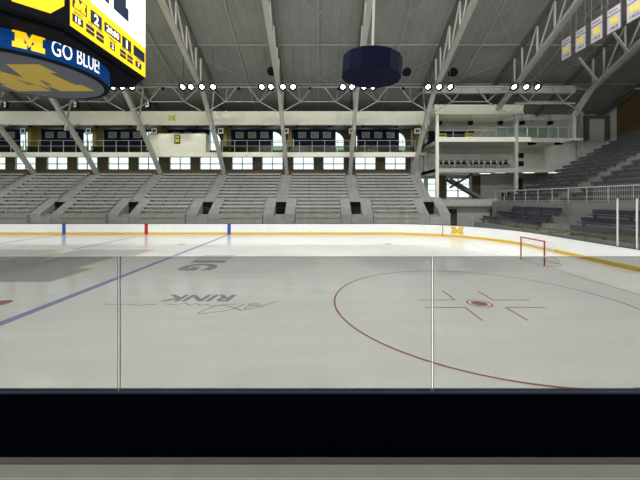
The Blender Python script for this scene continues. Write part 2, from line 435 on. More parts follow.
# far glass panes
xs = [-31.8+1.86*k for k in range(21)]
for i, (a, b) in enumerate(zip(xs, xs[1:])):
    o = tag(MB().box(a+.02, b-.02, Y1+.05, Y1+.065, 1.021, 2.55).build('rink_glass', 'far_glass'), '%s clear glass pane from the left along the far boards' % ORD[i], 'glass pane', 'glass panes above the far boards')
def arcpane(t0, t1, h, label, group):
    p = [on_corner(t0+(t1-t0)*k/6, -.06) for k in range(7)]
    tag(MB().strip(p, -.008, .008, 1.021, h).build('rink_glass', 'far_glass'), label, 'glass pane', group)
for k in range(7):
    t1 = PI/2-(k+.03)*PI/14; t0 = PI/2-(k+.97)*PI/14
    arcpane(t0, t1, 2.55 if k < 3 else 2.9, '%s curved glass pane along the far right corner, from the far side' % ORD[k], 'curved glass panes in the far corner')
ye = [Y1-RC, 19.5, 17.7, 15.65, 14.69, 12.9]
for k, (b, a) in enumerate(zip(ye, ye[1:])):
    tag(MB().box(X1+.05, X1+.065, a+.02, b-.02, 1.021, 3.3).build('rink_glass', 'far_glass'), '%s clear glass pane behind the goal, from the corner' % ORD[k], 'glass pane', 'glass panes on the end boards')
for y, l in ((15.65, 'white upright glass support behind the goal, the left one of two'), (14.69, 'white upright glass support at the right picture edge')):
    tag(MB().box(X1+.03, X1+.08, y-.028, y+.028, 1.021, 3.32).build('glass_support', 'white_post'), l, 'glass support', 'white supports on the end boards')

# ------------------------------------------------------------------ goal
g = thing('hockey_goal', 'red framed hockey goal with white net on the goal line', 'hockey goal', (11.0, 16.6, 0))
ax = .915
for s_ in (-1, 1):
    MB().tube((0, s_*ax, 0.008), (0, s_*ax, 1.22), .035, n=14).build('post', 'goal_red', g)
MB().tube((0, -ax-.03, 1.22), (0, ax+.03, 1.22), .035, n=14).build('crossbar', 'goal_red', g)
fr = MB()
bp = [(0, ax), (.55, ax+.12), (.95, ax-.1), (1.1, ax-.45), (1.1, -ax+.45), (.95, -ax+.1), (.55, -ax-.12), (0, -ax)]
for p, q in zip(bp, bp[1:]): fr.tube((*p, .03), (*q, .03), .022, n=8)
fr.build('base_frame', 'white_post', g)
tp = [(0, ax), (.32, ax-.02), (.5, ax-.2), (.55, ax-.5), (.55, -ax+.5), (.5, -ax+.2), (.32, -ax+.02), (0, -ax)]
fr = MB()
for p, q in zip(tp, tp[1:]): fr.tube((*p, 1.2), (*q, 1.2), .018, n=8)
fr.build('top_frame', 'white_post', g)
nt = MB(); U, V = 30, 10
def samp(P, t):
    L = [0]
    for a, b in zip(P, P[1:]): L.append(L[-1]+math.dist(a, b))
    d = t*L[-1]
    for i in range(len(P)-1):
        if d <= L[i+1]+1e-9:
            k = (d-L[i])/(L[i+1]-L[i]); return (P[i][0]*(1-k)+P[i+1][0]*k, P[i][1]*(1-k)+P[i+1][1]*k)
def npt(u, v):
    a = samp(bp, u); b = samp(tp, u); z = .03+1.17*v; k = v**.8
    return (a[0]*(1-k)+b[0]*k, a[1]*(1-k)+b[1]*k, z)
for i in range(U+1):
    for j in range(V):
        nt.bar(npt(i/U, j/V), npt(i/U, (j+1)/V), .008, .008)
for j in range(1, V):
    for i in range(U): nt.bar(npt(i/U, j/V), npt((i+1)/U, j/V), .008, .008)
for i in range(1, 14):
    y = -ax+2*ax*i/14; nt.bar((0, y, 1.21), (.55 if abs(y) < .5 else .42, y, 1.19), .008, .008)
for x in (.13, .26, .39): nt.bar((x, -ax+.03, 1.2), (x, ax-.03, 1.2), .008, .008)
nt.build('net', 'net', g)

# ------------------------------------------------------------------ far grandstand
FR = [-42.45]+[f for f in FX if f < 12]
NR = 12; P0 = 31.75; PD = .58; 
zr = lambda i: 1.92+.372*i       # tread heights
gs = thing('grandstand', 'long stepped concrete grandstand rising behind the far boards', 'grandstand')
secs = []
lx = [-45.5] + FR
for a, b in zip(lx, lx[1:]):
    secs.append((a, b))
for k, (a, b) in enumerate(secs):
    m_ = MB()
    a1 = a+.62 if k else a; b1 = b-.62
    for i in range(NR):
        if i < 4: x0, x1 = a1+1.0, b1-1.0
        else: x0, x1 = a1, b1
        m_.box(x0, x1, P0+PD*i, YB-.02 if i == NR-1 else P0+PD*(i+1), .0, zr(i))
    m_.build('seating_tier', 'tier', gs)
for f in FR:
    m_ = MB()       # aisle steps above the passage
    for i in range(6, 2*NR):
        m_.box(f-.6, f+.6, P0+PD*i/2, YB-.02 if i == 2*NR-1 else P0+PD*(i+1)/2, 2.75, zr(0)+.372*(i+1)/2-.2)
    m_.build('aisle_stair', 'stair', gs)
    for s_ in (-1, 1):
        MB().prism([(P0-.1, 0), (P0+4*PD, 0), (P0+4*PD, zr(4)+.02), (P0-.1, zr(0)-.1)], lambda u, v: (f-1.58 if s_ < 0 else f+.55, u, v), (1.03, 0, 0)).build('passage_parapet', 'tier', gs)
    MB().box(f-.55, f+.55, P0+1.6, P0+1.7, 0.02, 3.0).build('passage_shade', 'black', gs)  # black sheet standing in for the shade inside the deep passage
    MB().box(f-.55, f+.55, 31.5, 32.1, 0, 1.55).box(f-.55, f+.55, 32.1, 32.7, 0, 1.75).build('passage_step', 'tier', gs)
for k, (a, b) in enumerate(secs):
    if b-a < 4: continue
    MB().box(a+1.65 if k else a, b-1.65, 31.35, 31.75, 0, 1.75).build('front_wall', 'tier', gs)
    MB().box(a+1.7 if k else a, b-1.7, 31.335, 31.35, 1.35, 1.46).build('front_wall_stripe', 'ochre', gs)
# front rails, one per seating block
for k, (a, b) in enumerate(secs):
    if b < -30: continue
    t = thing('guard_rail', 'thin steel guard rail on the front wall of the %s seating block from the left' % ORD[k-1] , 'railing', ((a+b)/2, 31.5, 1.75), 'guard rails along the grandstand front')
    hw = (b-a)/2-1.7
    MB().tube((-hw, 0, .85), (hw, 0, .85), .022, n=8).tube((-hw, 0, .45), (hw, 0, .45), .015, n=6).build('rail', 'rail', t)
    for j in range(5):
        x = -hw+2*hw*j/4; MB().tube((x, 0, 0), (x, 0, .85), .02, n=6).build('post', 'rail', t)
# benches
for k, (a, b) in enumerate(secs):
    if k == 0: continue
    a1, b1 = a+.66, b-.66
    for i in range(NR):
        x0, x1 = (a1+1.0, b1-1.0) if i < 4 else (a1, b1)
        y = P0+PD*i+.16; z = zr(i)
        nm = '%s row up, %s seating block from the left, far grandstand' % (ORD[i], ORD[k-1])
        t = MB()
        t.box(-(x1-x0)/2, (x1-x0)/2, -.12, .14, .25, .33); t.box(-(x1-x0)/2, (x1-x0)/2, -.14, -.12, .16, .33)
        o = t.build('bleacher_bench', 'alu'); o.location = ((x0+x1)/2, y, z); tag(o, 'grey bench, ' + nm, 'bench', 'benches of the far grandstand')
        for j in range(4):
            x = -(x1-x0)/2+.2+(x1-x0-.4)*j/3; MB().box(x-.03, x+.03, -.05, .05, 0, .25).build('bracket', 'dark_steel', o)
# aisle handrails
for j, f in enumerate(FR):
    if f < -30: continue
    t = thing('aisle_handrail', 'pale handrail in the aisle stair, %s aisle of the far grandstand from the left' % ORD[j-1], 'handrail', (f, P0, 0), 'handrails in the grandstand aisles')
    z0, z1 = zr(4), zr(11)
    MB().tube((0, 5*PD, z0+.95), (0, 10*PD, zr(9)+1.1), .025, n=8).build('rail', 'rail', t)
    for i in (5, 7.5, 10): MB().tube((0, i*PD, zr(i)-.3), (0, i*PD, zr(i-.7)+1.05), .02, n=6).build('post', 'rail', t)

# ------------------------------------------------------------------ right grandstand
NE = 17; EX = 19.0; EP = .82; ze = lambda j: 3.0+.43*j
YF = 34.0; YM0, YM1 = 25.6, 26.8; YS = 10.0
ge = thing('grandstand', 'stepped grey grandstand behind the goal at the right end', 'grandstand')
for y0, y1 in ((YS, YM0), (YM1, YF)):
    m_ = MB()
    for j in range(NE):
        m_.box(EX+EP*j, XR-.02 if j == NE-1 else EX+EP*(j+1), y0, y1, 0.0, ze(j))
    m_.build('seating_tier', 'end_tier_shaded', ge)
m_ = MB()
for j in range(2*NE): m_.box(EX+EP*j/2, XR-.02 if j == 2*NE-1 else EX+EP*(j+1)/2, YM0, YM1, 0, ze(0)+.43*(j+1)/2-.2)
m_.build('aisle_stair', 'end_tier_shaded', ge)
MB().box(18.3, EX, YS, YF, 0, 3.05).build('front_wall', 'end_tier_shaded', ge)
for j in range(NE):
    for q, (y0, y1) in enumerate(((YM1+.05, YF-.1), (YS+.05, YM0-.05))):
        t = MB().box(-.14, .14, -(y1-y0)/2, (y1-y0)/2, .32, .38).box(-.16, -.14, -(y1-y0)/2, (y1-y0)/2, .12, .38)
        o = t.build('bleacher_bench', 'end_bench_shaded'); o.location = (EX+EP*j+.3, (y0+y1)/2, ze(j))
        tag(o, 'grey bench behind the goal, %s row up, %s the aisle' % (ORD[j], 'beyond' if q == 0 else 'on the near side of'), 'bench', 'benches of the right end grandstand')
        for i in range(5):
            y = -(y1-y0)/2+.3+(y1-y0-.6)*i/4; MB().box(-.05, .05, y-.03, y+.03, 0, .32).build('bracket', 'dark_steel', o)
t = thing('guard_rail', 'long steel guard rail in front of the right end seats', 'railing', (18.4, 0, 3.05), None)
MB().tube((0, 12, 1.05), (0, 33.8, 1.05), .03, n=8).tube((0, 12, .12), (0, 33.8, .12), .02, n=6).build('rail', 'rail', t)
for k in range(14):
    y = 12.2+21.4*k/13; MB().tube((0, y, 0), (0, y, 1.05), .025, n=6).build('post', 'rail', t)
mesh = MB()
for k in range(60):
    y = 13+8.5*k/59; mesh.box(-.006, .006, y-.006, y+.006, .12, 1.05)
mesh.build('balusters', 'rail', t)
t = thing('guard_rail', 'pale guard rail on top of the right end seats before the brown wall', 'railing', (34.2, 0, ze(16)), None)
MB().tube((0, 22, 1.0), (0, 33.9, 1.0), .03, n=8).tube((0, 22, .5), (0, 33.9, .5), .02, n=6).build('rail', 'steel', t)
for k in range(8):
    y = 22.2+11.6*k/7; MB().tube((0, y, 0), (0, y, 1.0), .03, n=6).build('post', 'steel', t)
# low bench rows between the glass and the right stand
for q, (ya, yb, nm) in enumerate(((23.4, 33.0, 'beyond'), (13.0, 21.8, 'on the near side of'))):
    lp = thing('low_riser', 'low stepped platform behind the end glass, %s the gap' % nm, 'platform', (0,0,0))
    m_ = MB()
    for j in range(3): m_.box(15.9+.75*j, 18.28, ya+.1*j, yb-(1.2*j if q == 0 else 0), 0, .95+.5*j)
    m_.build('step', 'end_tier_shaded', lp)
    for j in range(3):
        y0, y1 = ya+.3, yb-.8-(1.2*j if q == 0 else 0)
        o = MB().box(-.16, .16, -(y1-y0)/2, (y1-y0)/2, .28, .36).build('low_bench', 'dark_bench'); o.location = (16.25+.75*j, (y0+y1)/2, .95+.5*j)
        tag(o, 'dark navy bench behind the end glass, %s row, %s the gap' % (['front', 'middle', 'back'][j], nm), 'bench', 'navy benches behind the end glass')
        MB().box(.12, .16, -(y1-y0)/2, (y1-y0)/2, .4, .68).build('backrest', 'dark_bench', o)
        for i in range(4):
            y = -(y1-y0)/2+.3+(y1-y0-.6)*i/3; MB().box(-.05, .16, y-.04, y+.04, 0, .4).build('bracket', 'dark_steel', o)
tag(MB().box(15.15, 15.3, 12.5, 27.0, 1.28, 1.36).build('brown_bar', 'brown_panel'), 'long brown bar behind the glass at the right end', 'ledge')  # thin brown bar on posts along the end glass
for k in range(6): MB().box(15.2, 15.25, 12.6+2.85*k, 12.66+2.85*k, 0, 1.28).build('bar_post', 'dark_steel', [o for o in C.objects if o.name == 'brown_bar'][0])

# ------------------------------------------------------------------ balcony level along the far wall
bal = thing('balcony', 'cream balcony deck running along the far wall above the windows', 'balcony')
MB().box(XL+.05, 12.3, 37.6, YB-.01, 8.45, 8.74).build('deck', 'steel', bal)
MB().box(XL+.05, 11.4, 37.48, 37.6, 8.26, 8.78).build('fascia', 'cream', bal)
bm_ = thing('cream_beam', 'deep cream beam spanning the far side above the balcony', 'beam')
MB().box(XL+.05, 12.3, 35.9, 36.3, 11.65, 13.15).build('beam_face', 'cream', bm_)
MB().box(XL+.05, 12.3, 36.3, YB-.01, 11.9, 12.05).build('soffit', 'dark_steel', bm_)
lgt = []
for k in range(12):
    x = -33.5+3.85*k
    t = MB().tube((0, 0, -.02), (0, 0, -.28), .22, .18, n=12).build('downlight', 'black'); t.location = (x, 37.0, 11.9)
    tag(t, '%s small black downlight from the left, under the cream beam' % ORD[k], 'light', 'downlights under the cream beam')
# emblem on the beam
e_ = MB().prism(m_poly(.8, .62), lambda u, v: (u, 0, v), (0, .02, 0)).build('block_letter_emblem', 'sign_yellow', bm_); e_.location = (-16.6, 35.88, 12.4)

bays = [(a, b) for a, b in zip([-42.45]+FX[:7], FX[:7])]
for k, (a, b) in enumerate(bays):
    x0, x1 = a+.85, a+5.95
    t = thing('display_panel', 'navy display panel on the balcony, in the %s bay from the left' % ORD[k], 'panel', ((x0+x1)/2, 38.9, 8.74), 'navy display panels on the balcony')
    hw = (x1-x0)/2
    MB().box(-hw, hw, 0, .12, .0, 3.0).build('board', 'navy_wall', t)
    for j in range(3):
        o = MB().box(-.42, .42, -.04, -.002, -.3, .3).build('framed_picture', 'photo'); o.location = ((x0+x1)/2-1.5+1.5*j, 38.9, 11.08)
        tag(o, '%s framed picture on the navy panel of the %s balcony bay from the left' % (['left', 'middle', 'right'][j], ORD[k]), 'picture', 'framed pictures on the navy panels')
        fr = MB().box(-.47, .47, -.05, -.01, -.35, -.3).box(-.47, .47, -.05, -.01, .3, .35).box(-.47, -.42, -.05, -.01, -.3, .3).box(.42, .47, -.05, -.01, -.3, .3)
        fr.build('frame', 'steel', o)
    # balcony rail of this bay
    if k == 3: continue
    r = thing('balcony_railing', 'steel balcony railing with clear infill, %s bay from the left' % ORD[k], 'railing', ((a+b)/2, 37.66, 8.74), 'railings of the balcony')
    hb = (b-a)/2-.15
    MB().bar((-hb, 0, 1.45), (hb, 0, 1.45), .05, .05).bar((-hb, 0, .8), (hb, 0, .8), .05, .04).build('rail', 'steel', r)
    for j in range(6):
        x = -hb+2*hb*j/5; MB().box(x-.03, x+.03, -.03, .03, 0, 1.45).build('post', 'steel', r)
    MB().box(-hb, hb, .04, .05, .03, .78).build('infill_pane', 'dark_glass', r)
# ochre piers at the frame lines
for k, f in enumerate(FX[:7]):
    o = tag(MB().box(f+.25, f+.6, 37.75, YB-.02, 8.74, 11.88).build('ochre_pier', 'ochre'), '%s yellow-ochre pier from the left between balcony and beam' % ORD[k], 'pier', 'ochre piers on the balcony')
    s_ = thing('section_sign', 'small white section sign hanging at the %s roof leg from the left' % ORD[k], 'sign', (f+.05, 37.35, 10.85), 'section signs above the balcony', rz=-.15)
    MB().box(-.42, .42, 0, .06, 0, .8).build('sign_board', 'black', s_)
    MB().box(-.36, .36, -.01, 0, .07, .73).build('sign_face', 'sign_white', s_)
    MB().prism([(x, y) for x, y in m_poly(.42, .34)], lambda u, v: (u, -.018, .40+v), (0, .008, 0)).build('sign_mark', 'black', s_)
    MB().box(-.015, .015, .02, .04, .8, 1.06).build('hanger', 'dark_steel', s_)
for k, x in enumerate((-31.9, -24.8, -17.5)):
    s_ = thing('tilted_sign', 'small tilted white sign under the lattice truss, %s of the three' % ['leftmost', 'middle', 'rightmost'][k], 'sign', (x, 32.4, 12.55), 'tilted signs under the lattice trusses', rz=-.5)
    MB().box(-.3, .3, 0, .25, 0, .62).build('sign_box', 'black', s_)
    MB().box(-.24, .24, -.01, 0, .06, .56).build('sign_face', 'sign_white', s_)
    MB().box(-.12, .12, -.018, -.01, .2, .42).build('sign_mark', 'black', s_)
    MB().box(-.015, .015, .1, .13, .62, 2.05).build('hanger', 'dark_steel', s_)
# enclosed booth
bo = thing('press_booth', 'cream enclosed booth on the balcony with a small yellow lettered sign', 'booth', (-16.7, 37.5, 8.74))
MB().box(-3.32, 3.32, 0, 1.25, .02, 2.2).build('booth_wall', 'cream', bo)
MB().box(-3.34, 3.34, -.03, 1.27, 2.2, 2.26).build('booth_cap', 'rail', bo)
sb = MB().box(-.34, .34, -.05, -.005, 1.05, 2.05).build('booth_sign', 'black', bo)
MB().box(-.24, .24, -.058, -.05, 1.7, 1.98).build('sign_strip', 'sign_yellow', sb)
MB().prism(m_poly(.5, .42), lambda u, v: (u, -.062, 1.4+v), (0, .012, 0)).build('sign_letter', 'sign_yellow', sb)

# ------------------------------------------------------------------ roof trusses
def frame(k, f):
    t = thing('roof_truss', '%s big steel roof truss from the left with its sloping leg' % ORD[k], 'roof truss', (f, 0, 0), 'steel roof trusses')
    zc = lambda y: 14.05+.47*(31.6-y)
    MB().bar((0, 16.9, RZ(16.9)-.25), (0, YB-.3, RZ(YB-.3)-.25), .3, .34).build('top_chord', 'dark_steel', t)
    MB().bar((0, 16.9, zc(16.9)), (0, 31.6, zc(31.6)), .42, .30).build('bottom_chord', 'steel', t)
    lg = MB(); pts = [(0, 31.7, 14.2), (0, 36.3, 9.4), (0, 37.6, 7.9), (0, 38.9, 6.35)]
    for p, q in zip(pts, pts[1:]): lg.bar(p, q, .42, .36)
    lg.build('leg', 'steel', t)
    ys = [17.5, 19.6, 21.7, 23.8, 25.9, 28.0, 30.1]
    for i, y in enumerate(ys):
        MB().bar((0, y, zc(y)), (0, y, RZ(y)-.3), .12, .12).build('web_post', 'steel', t)
        if i < len(ys)-1:
            MB().bar((0, y, RZ(y)-.3), (0, ys[i+1], zc(ys[i+1])), .1, .1).build('web_brace', 'steel', t)
    MB().bar((0, 31.3, 14), (0, 31.3, RZ(31.3)-.3), .14, .14).build('web_post', 'steel', t)
    MB().bar((0, 31.3, 14), (0, 35.2, RZ(35.2)-.3), .12, .12).build('web_brace', 'steel', t)
    MB().bar((0, 34.0, 10.6), (0, 35.2, RZ(35.2)-.3), .12, .12).build('web_brace', 'steel', t)
    MB().bar((0, 34.0, 10.6), (0, 39.5, RZ(39.5)-.35), .12, .12).build('web_brace', 'steel', t)
    MB().bar((0, 37.4, 8.2), (0, 39.2, 6.5), .12, .12).build('web_brace', 'steel', t)
    return t
base = None
for k, f in enumerate(FX):
    if base is None: base = frame(k, f)
    else: t = dup(base, (f, 0, 0), '%s big steel roof truss from the left with its sloping leg' % ORD[k])
    if f > 15:
        for ch in list(t.children):
            if ch.name.startswith('leg') or (ch.name.startswith('web_brace') and min(v[2] for v in ch.bound_box) < 11.9): bpy.data.objects.remove(ch)
        if f < 20:
            MB().bar((0, 31.5, 14.15), (0, YB-5.6, 12.9), .42, .36).build('leg', 'steel', t)
        else:
            MB().bar((0, 31.5, 14.15), (0, 33.6, 12.1), .42, .36).build('leg', 'steel', t)
            MB().box(-.11, .11, 33.5, 33.7, 9.66 if f < 30 else 10.6, 12.3).build('column', 'steel', t)
        t['label'] = '%s big steel roof truss from the left, above the right side seats' % ORD[k]
for k, y in enumerate((24.6, 27.6, 30.6)):      # side braces of the end truss
    z = 14.05+.47*(31.6-y)
    tag(MB().bar((26.6, y, z), (24.3, y-.6, z+2.0), .16, .16).build('side_brace', 'steel'), 'stout diagonal brace beside the rightmost big truss, %s one' % ['upper', 'middle', 'lower'][k], 'brace', 'braces of the right truss')
# purlins and half-bay rafters
for k, (y, wd) in enumerate(((30.1, .07), (34.8, .1), (23.0, .07))):
    tag(MB().box(XL, XR, y-wd/2, y+wd/2, RZ(y)-.2, RZ(y)-.1).build('purlin', 'truss_grey'), 'long thin purlin running across the roof slope, %s' % ['middle one', 'lowest one near the eave', 'upper one near the ridge'][k], 'purlin', 'purlins under the roof')
xh = [(a+b)/2 for a, b in zip(FX, FX[1:])]
for k, x in enumerate(xh):
    tag(MB().bar((x, 16.9, RZ(16.9)-.12), (x, YB-.2, RZ(YB-.2)-.12), .13, .16).build('rafter', 'truss_grey'), 'thin pale rafter up the roof slope, %s from the left' % ORD[k], 'rafter', 'thin rafters between the trusses')
# cross rods under the roof panels
cnt = 0
for k, (a, b) in enumerate(zip(FX, FX[1:])):
    for (y0, y1) in ((23.2, 31.0), (31.4, 36.2)):
        o = MB().tube((a, y0, RZ(y0)-.3), (b, y1, RZ(y1)-.3), .022, n=6).tube((b, y0, RZ(y0)-.34), (a, y1, RZ(y1)-.34), .022, n=6).build('cross_bracing', 'truss_grey')
        tag(o, 'crossed thin bracing rods under the roof, %s bay from the left, %s panel' % (ORD[k], 'upper' if y0 < 30 else 'lower'), 'bracing', 'bracing rods under the roof')
# eave trusses between frames
YE = 32.4
for k, (a, b) in enumerate(zip(FX, FX[1:])):
    if k > 7: continue
    L = b-a; t = thing('eave_truss', 'light lattice truss between roof legs, %s bay from the left' % ORD[k], 'truss', (a, YE, 0), 'lattice trusses between the roof legs')
    zt, zb = 14.62, 13.15
    MB().bar((.2, 0, zt), (L-.2, 0, zt), .08, .08).build('top_chord', 'truss_grey', t)
    n1, n2 = L*.27, L*.73
    MB().bar((n1, 0, zb), (n2, 0, zb), .08, .08).build('bottom_chord', 'truss_grey', t)
    for p, q in (((.2, 0, 12.1), (n1, 0, zb)), ((n2, 0, zb), (L-.2, 0, 12.1)), ((n1, 0, zb), (L*.06, 0, zt)), ((n1, 0, zb), (L*.42, 0, zt)), ((n2, 0, zb), (L*.58, 0, zt)), ((n2, 0, zb), (L*.94, 0, zt)), ((n1, 0, zb), (n1-.5, 2.6, RZ(35)-.2)), ((n2, 0, zb), (n2+.5, 2.6, RZ(35)-.2))):
        MB().bar(p, q, .085, .085).build('web_brace', 'truss_grey', t)
    MB().box(L/2-.1, L/2+.1, -.1, .1, zb-.0, zb+.06).build('gusset', 'truss_grey', t)

# ------------------------------------------------------------------ flood lights
def flood(loc, rz, label, strong=False, store={}):
    base = store.setdefault(strong, [None])
    if base[0] is None:
        t = thing('flood_light', label, 'light', (0,0,0), 'flood lights hanging in rows')
        d = Vector((0, -.72, -.69)).normalized()
        a = Vector((0,0,0)); 
        MB().tube(a-d*.26, a+d*.06, .16, .34, n=20).build('housing', 'black', t)
        q = MB().tube(a+d*.06, a+d*.2, .34, .36, n=20); q2 = MB().tube(a+d*.06, a+d*.2, .33, .35, n=20)
        q.f = q.f[2:]; q2.f = q2.f[2:]; q.poly(q2.v, q2.f); q.build('hood', 'black', t)
        q = MB().tube(a+d*.065, a+d*.07, .205, .205, n=20); q.f = [q.f[1]]; q.v = q.v
        q.build('lens', 'lamp_added_near' if strong else 'lamp', t)
        MB().bar(a-d*.1, (0, .0, .45), .05, .05).build('hanger', 'black', t)
        base[0] = t
    else: t = dup(base[0], (0,0,0), label)
    t.location = loc; t.rotation_euler = (0, 0, rz); return t
rows = [(-19.4, 4), (-11.65, 4), (-4.04, 4), (3.67, 4), (11.32, 3), (19.0, 3)]
px = [(104, 113, 122, 132), (183, 191, 202, 213), (262, 271, 283, 293), (343, 352, 364, 373), (428, 439, 450), (514, 526, 537)]
YL = 30.6; ZL = 14.05
lamps_x = [[(p-320)/320*YL for p in r] for r in px]
for k, r in enumerate(lamps_x):
    cxk = sum(r)/len(r)
    lb = thing('light_bar', 'dark bar carrying the %s row of flood lights from the left' % ORD[k], 'light bar', (cxk, YL+.05, ZL+.5), 'bars carrying flood lights')
    MB().bar((r[0]-cxk-.3, 0, 0), (r[-1]-cxk+.3, 0, 0), .07, .07).build('bar', 'dark_steel', lb)
    for x in (r[0]-cxk, r[-1]-cxk): MB().tube((x, 0, 0), (x, 0, RZ(YL)-ZL-.5), .03, n=6).build('hanger', 'dark_steel', lb)
    for j, x in enumerate(r):
        rz = (0, 0, .25, .5)[j] if len(r) == 3 else (-.25, -.1, .1, .25)[j]
        flood((x, YL, ZL), rz, '%s round flood light in the %s row from the left' % (ORD[j], ORD[k]))

# small loudspeakers
for k, (x, y, z, s_, l) in enumerate([(-4.75, 31.5, 15.95, .42, 'black hanging loudspeaker above the third row of lights'), (8.35, 31.0, 15.7, .42, 'round black hanging loudspeaker right of the navy drum'), (12.9, 31.2, 15.75, .42, 'black tilted loudspeaker above the fifth row of lights')]):
    t = thing('loudspeaker', l, 'loudspeaker', (x, y, z), 'hanging loudspeakers')
    MB().tube((0, .3, -.05), (0, -.3, -.2), s_*.8, s_, n=14).build('cabinet', 'black', t)
    MB().tube((0, 0, .25), (0, 0, RZ(y)-z-.0), .03, n=6).build('hanger', 'dark_steel', t)
# small black can lights along the eave truss
kk = 0
for x in (-26, -22.6, -10.8-.0, -15.9, -8.2, -1.0, 1.9, 8.4):
    o = MB().tube((0, 0, 0), (0, 0, -.22), .17, .14, n=10).build('can_light', 'black'); o.location = (x*1.0, YE, 14.57)
    tag(o, '%s small black can light from the left under the lattice trusses' % ORD[kk], 'light', 'can lights under the lattice trusses'); kk += 1

# ------------------------------------------------------------------ navy drum
dr = thing('hanging_drum', 'dark navy round drum hanging from the roof over the rink', 'drum', (2.75, 17.3, 9.85))
dr.rotation_euler = (0, math.radians(4), 0)
MB().tube((0, 0, 0), (0, 0, 1.0), 1.6, n=14).build('drum_shell', 'drum', dr)
MB().tube((0, 0, 1.0), (0, 0, 1.08), 1.52, 1.35, n=14).build('drum_top', 'rail', dr)
MB().tube((0, 0, 1.08), (-.5, 0, RZ(17.1)-10.1), .07, n=8).build('hanger_pipe', 'steel', dr)

# ------------------------------------------------------------------ scoreboard
SX, SY, SR = -16.15, 17.5, 3.9
sb = thing('scoreboard', 'huge hanging scoreboard with yellow score strip and blue ring below', 'scoreboard', (SX, SY, 9.95))
n_ = 72; 
MB().tube((0,0,.06), (0,0,1.25), SR, n=n_).build('ring_display', 'led_navy', sb)
MB().tube((0,0,0), (0,0,.06), SR-.02, SR, n=n_).build('ring_rim', 'black', sb)
cov = MB().tube((0,0,-.03), (0,0,0), SR-.3, n=n_).build('underside_cover', 'cover', sb)
MB().prism(m_poly(4.7, 3.9), lambda u, v: (u, .15-v, -.045), (0, 0, .014)).build('cover_emblem', 'cover_gold', cov)
rd = [o for o in sb.children if o.name.startswith('ring_display')][0]
def wrap(vs, fs, th, zc, name, m, par, r=SR+.012):
    out = []
    for v in vs:
        t = th+v.x/SR; rr = r+v.z
        out.append((rr*math.cos(t), rr*math.sin(t), zc+v.y))
    return MB().poly(out, fs).build(name, m, par)
def theta(pxx):
    d = Vector(((pxx-320)/320, 1)); c = Vector((SX, SY)); A = d.dot(d); B = d.dot(c); Q = B*B-A*(c.dot(c)-SR*SR)
    t = (B-math.sqrt(max(Q, 0)))/A; p = d*t-c; return math.atan2(p.y, p.x)
T0, T1 = theta(51.5), theta(99)          # arc of GO BLUE!
vs, fs = text_fit('GO BLUE!', (T1-T0)*SR, .78, .012, .004)
wrap(vs, fs, (T0+T1)/2, .66, 'ring_lettering', 'led_white', rd)
P = m_poly(1.12, .92); N = len(P)
# split the emblem's outline finely so that it follows the ring
def fine(P, k=4):
    out = []
    for i in range(len(P)):
        a, b = P[i], P[(i+1) % len(P)]
        out += [(a[0]+(b[0]-a[0])*j/k, a[1]+(b[1]-a[1])*j/k) for j in range(k)]
    return out
P = fine(P); N = len(P)
tmE = theta(29)
vs = [Vector((u, v, z)) for z in (.0, .012) for u, v in P]
wrap(vs, [tuple(range(N)), tuple(range(2*N-1, N-1, -1))]+[(k, (k+1) % N, N+(k+1) % N, N+k) for k in range(N)], tmE, .66, 'ring_emblem', 'led_yellow', rd, SR+.03)
MB().tube((0,0,1.25), (0,0,1.45), SR*.97, n=n_).build('ring_top', 'black', sb)

# main body: box with cut corners; local coords relative to (SX, SY, 9.95)
A_ = 4.88; Hh = 3.1
bz0, bz1 = 1.13, 7.4
def octo(a, h): return [(a,-h),(a,h),(h,a),(-h,a),(-a,h),(-a,-h),(-h,-a),(h,-a)]
body = MB().prism(octo(A_, Hh), lambda u, v: (u, v, bz0), (0, 0, bz1-bz0)).build('cabinet', 'black', sb)
MB().prism(octo(A_-.5, Hh-.2), lambda u, v: (u, v, .95), (0, 0, .2)).build('lower_frame', 'black', sb)
for sx in (-1, 1):
    for sy in (-1, 1):
        MB().tube((sx*3, sy*3, bz1), (sx*3, sy*3, RZ(SY+sy*3)-9.95), .05, n=8).build('hanger_cable', 'dark_steel', sb)
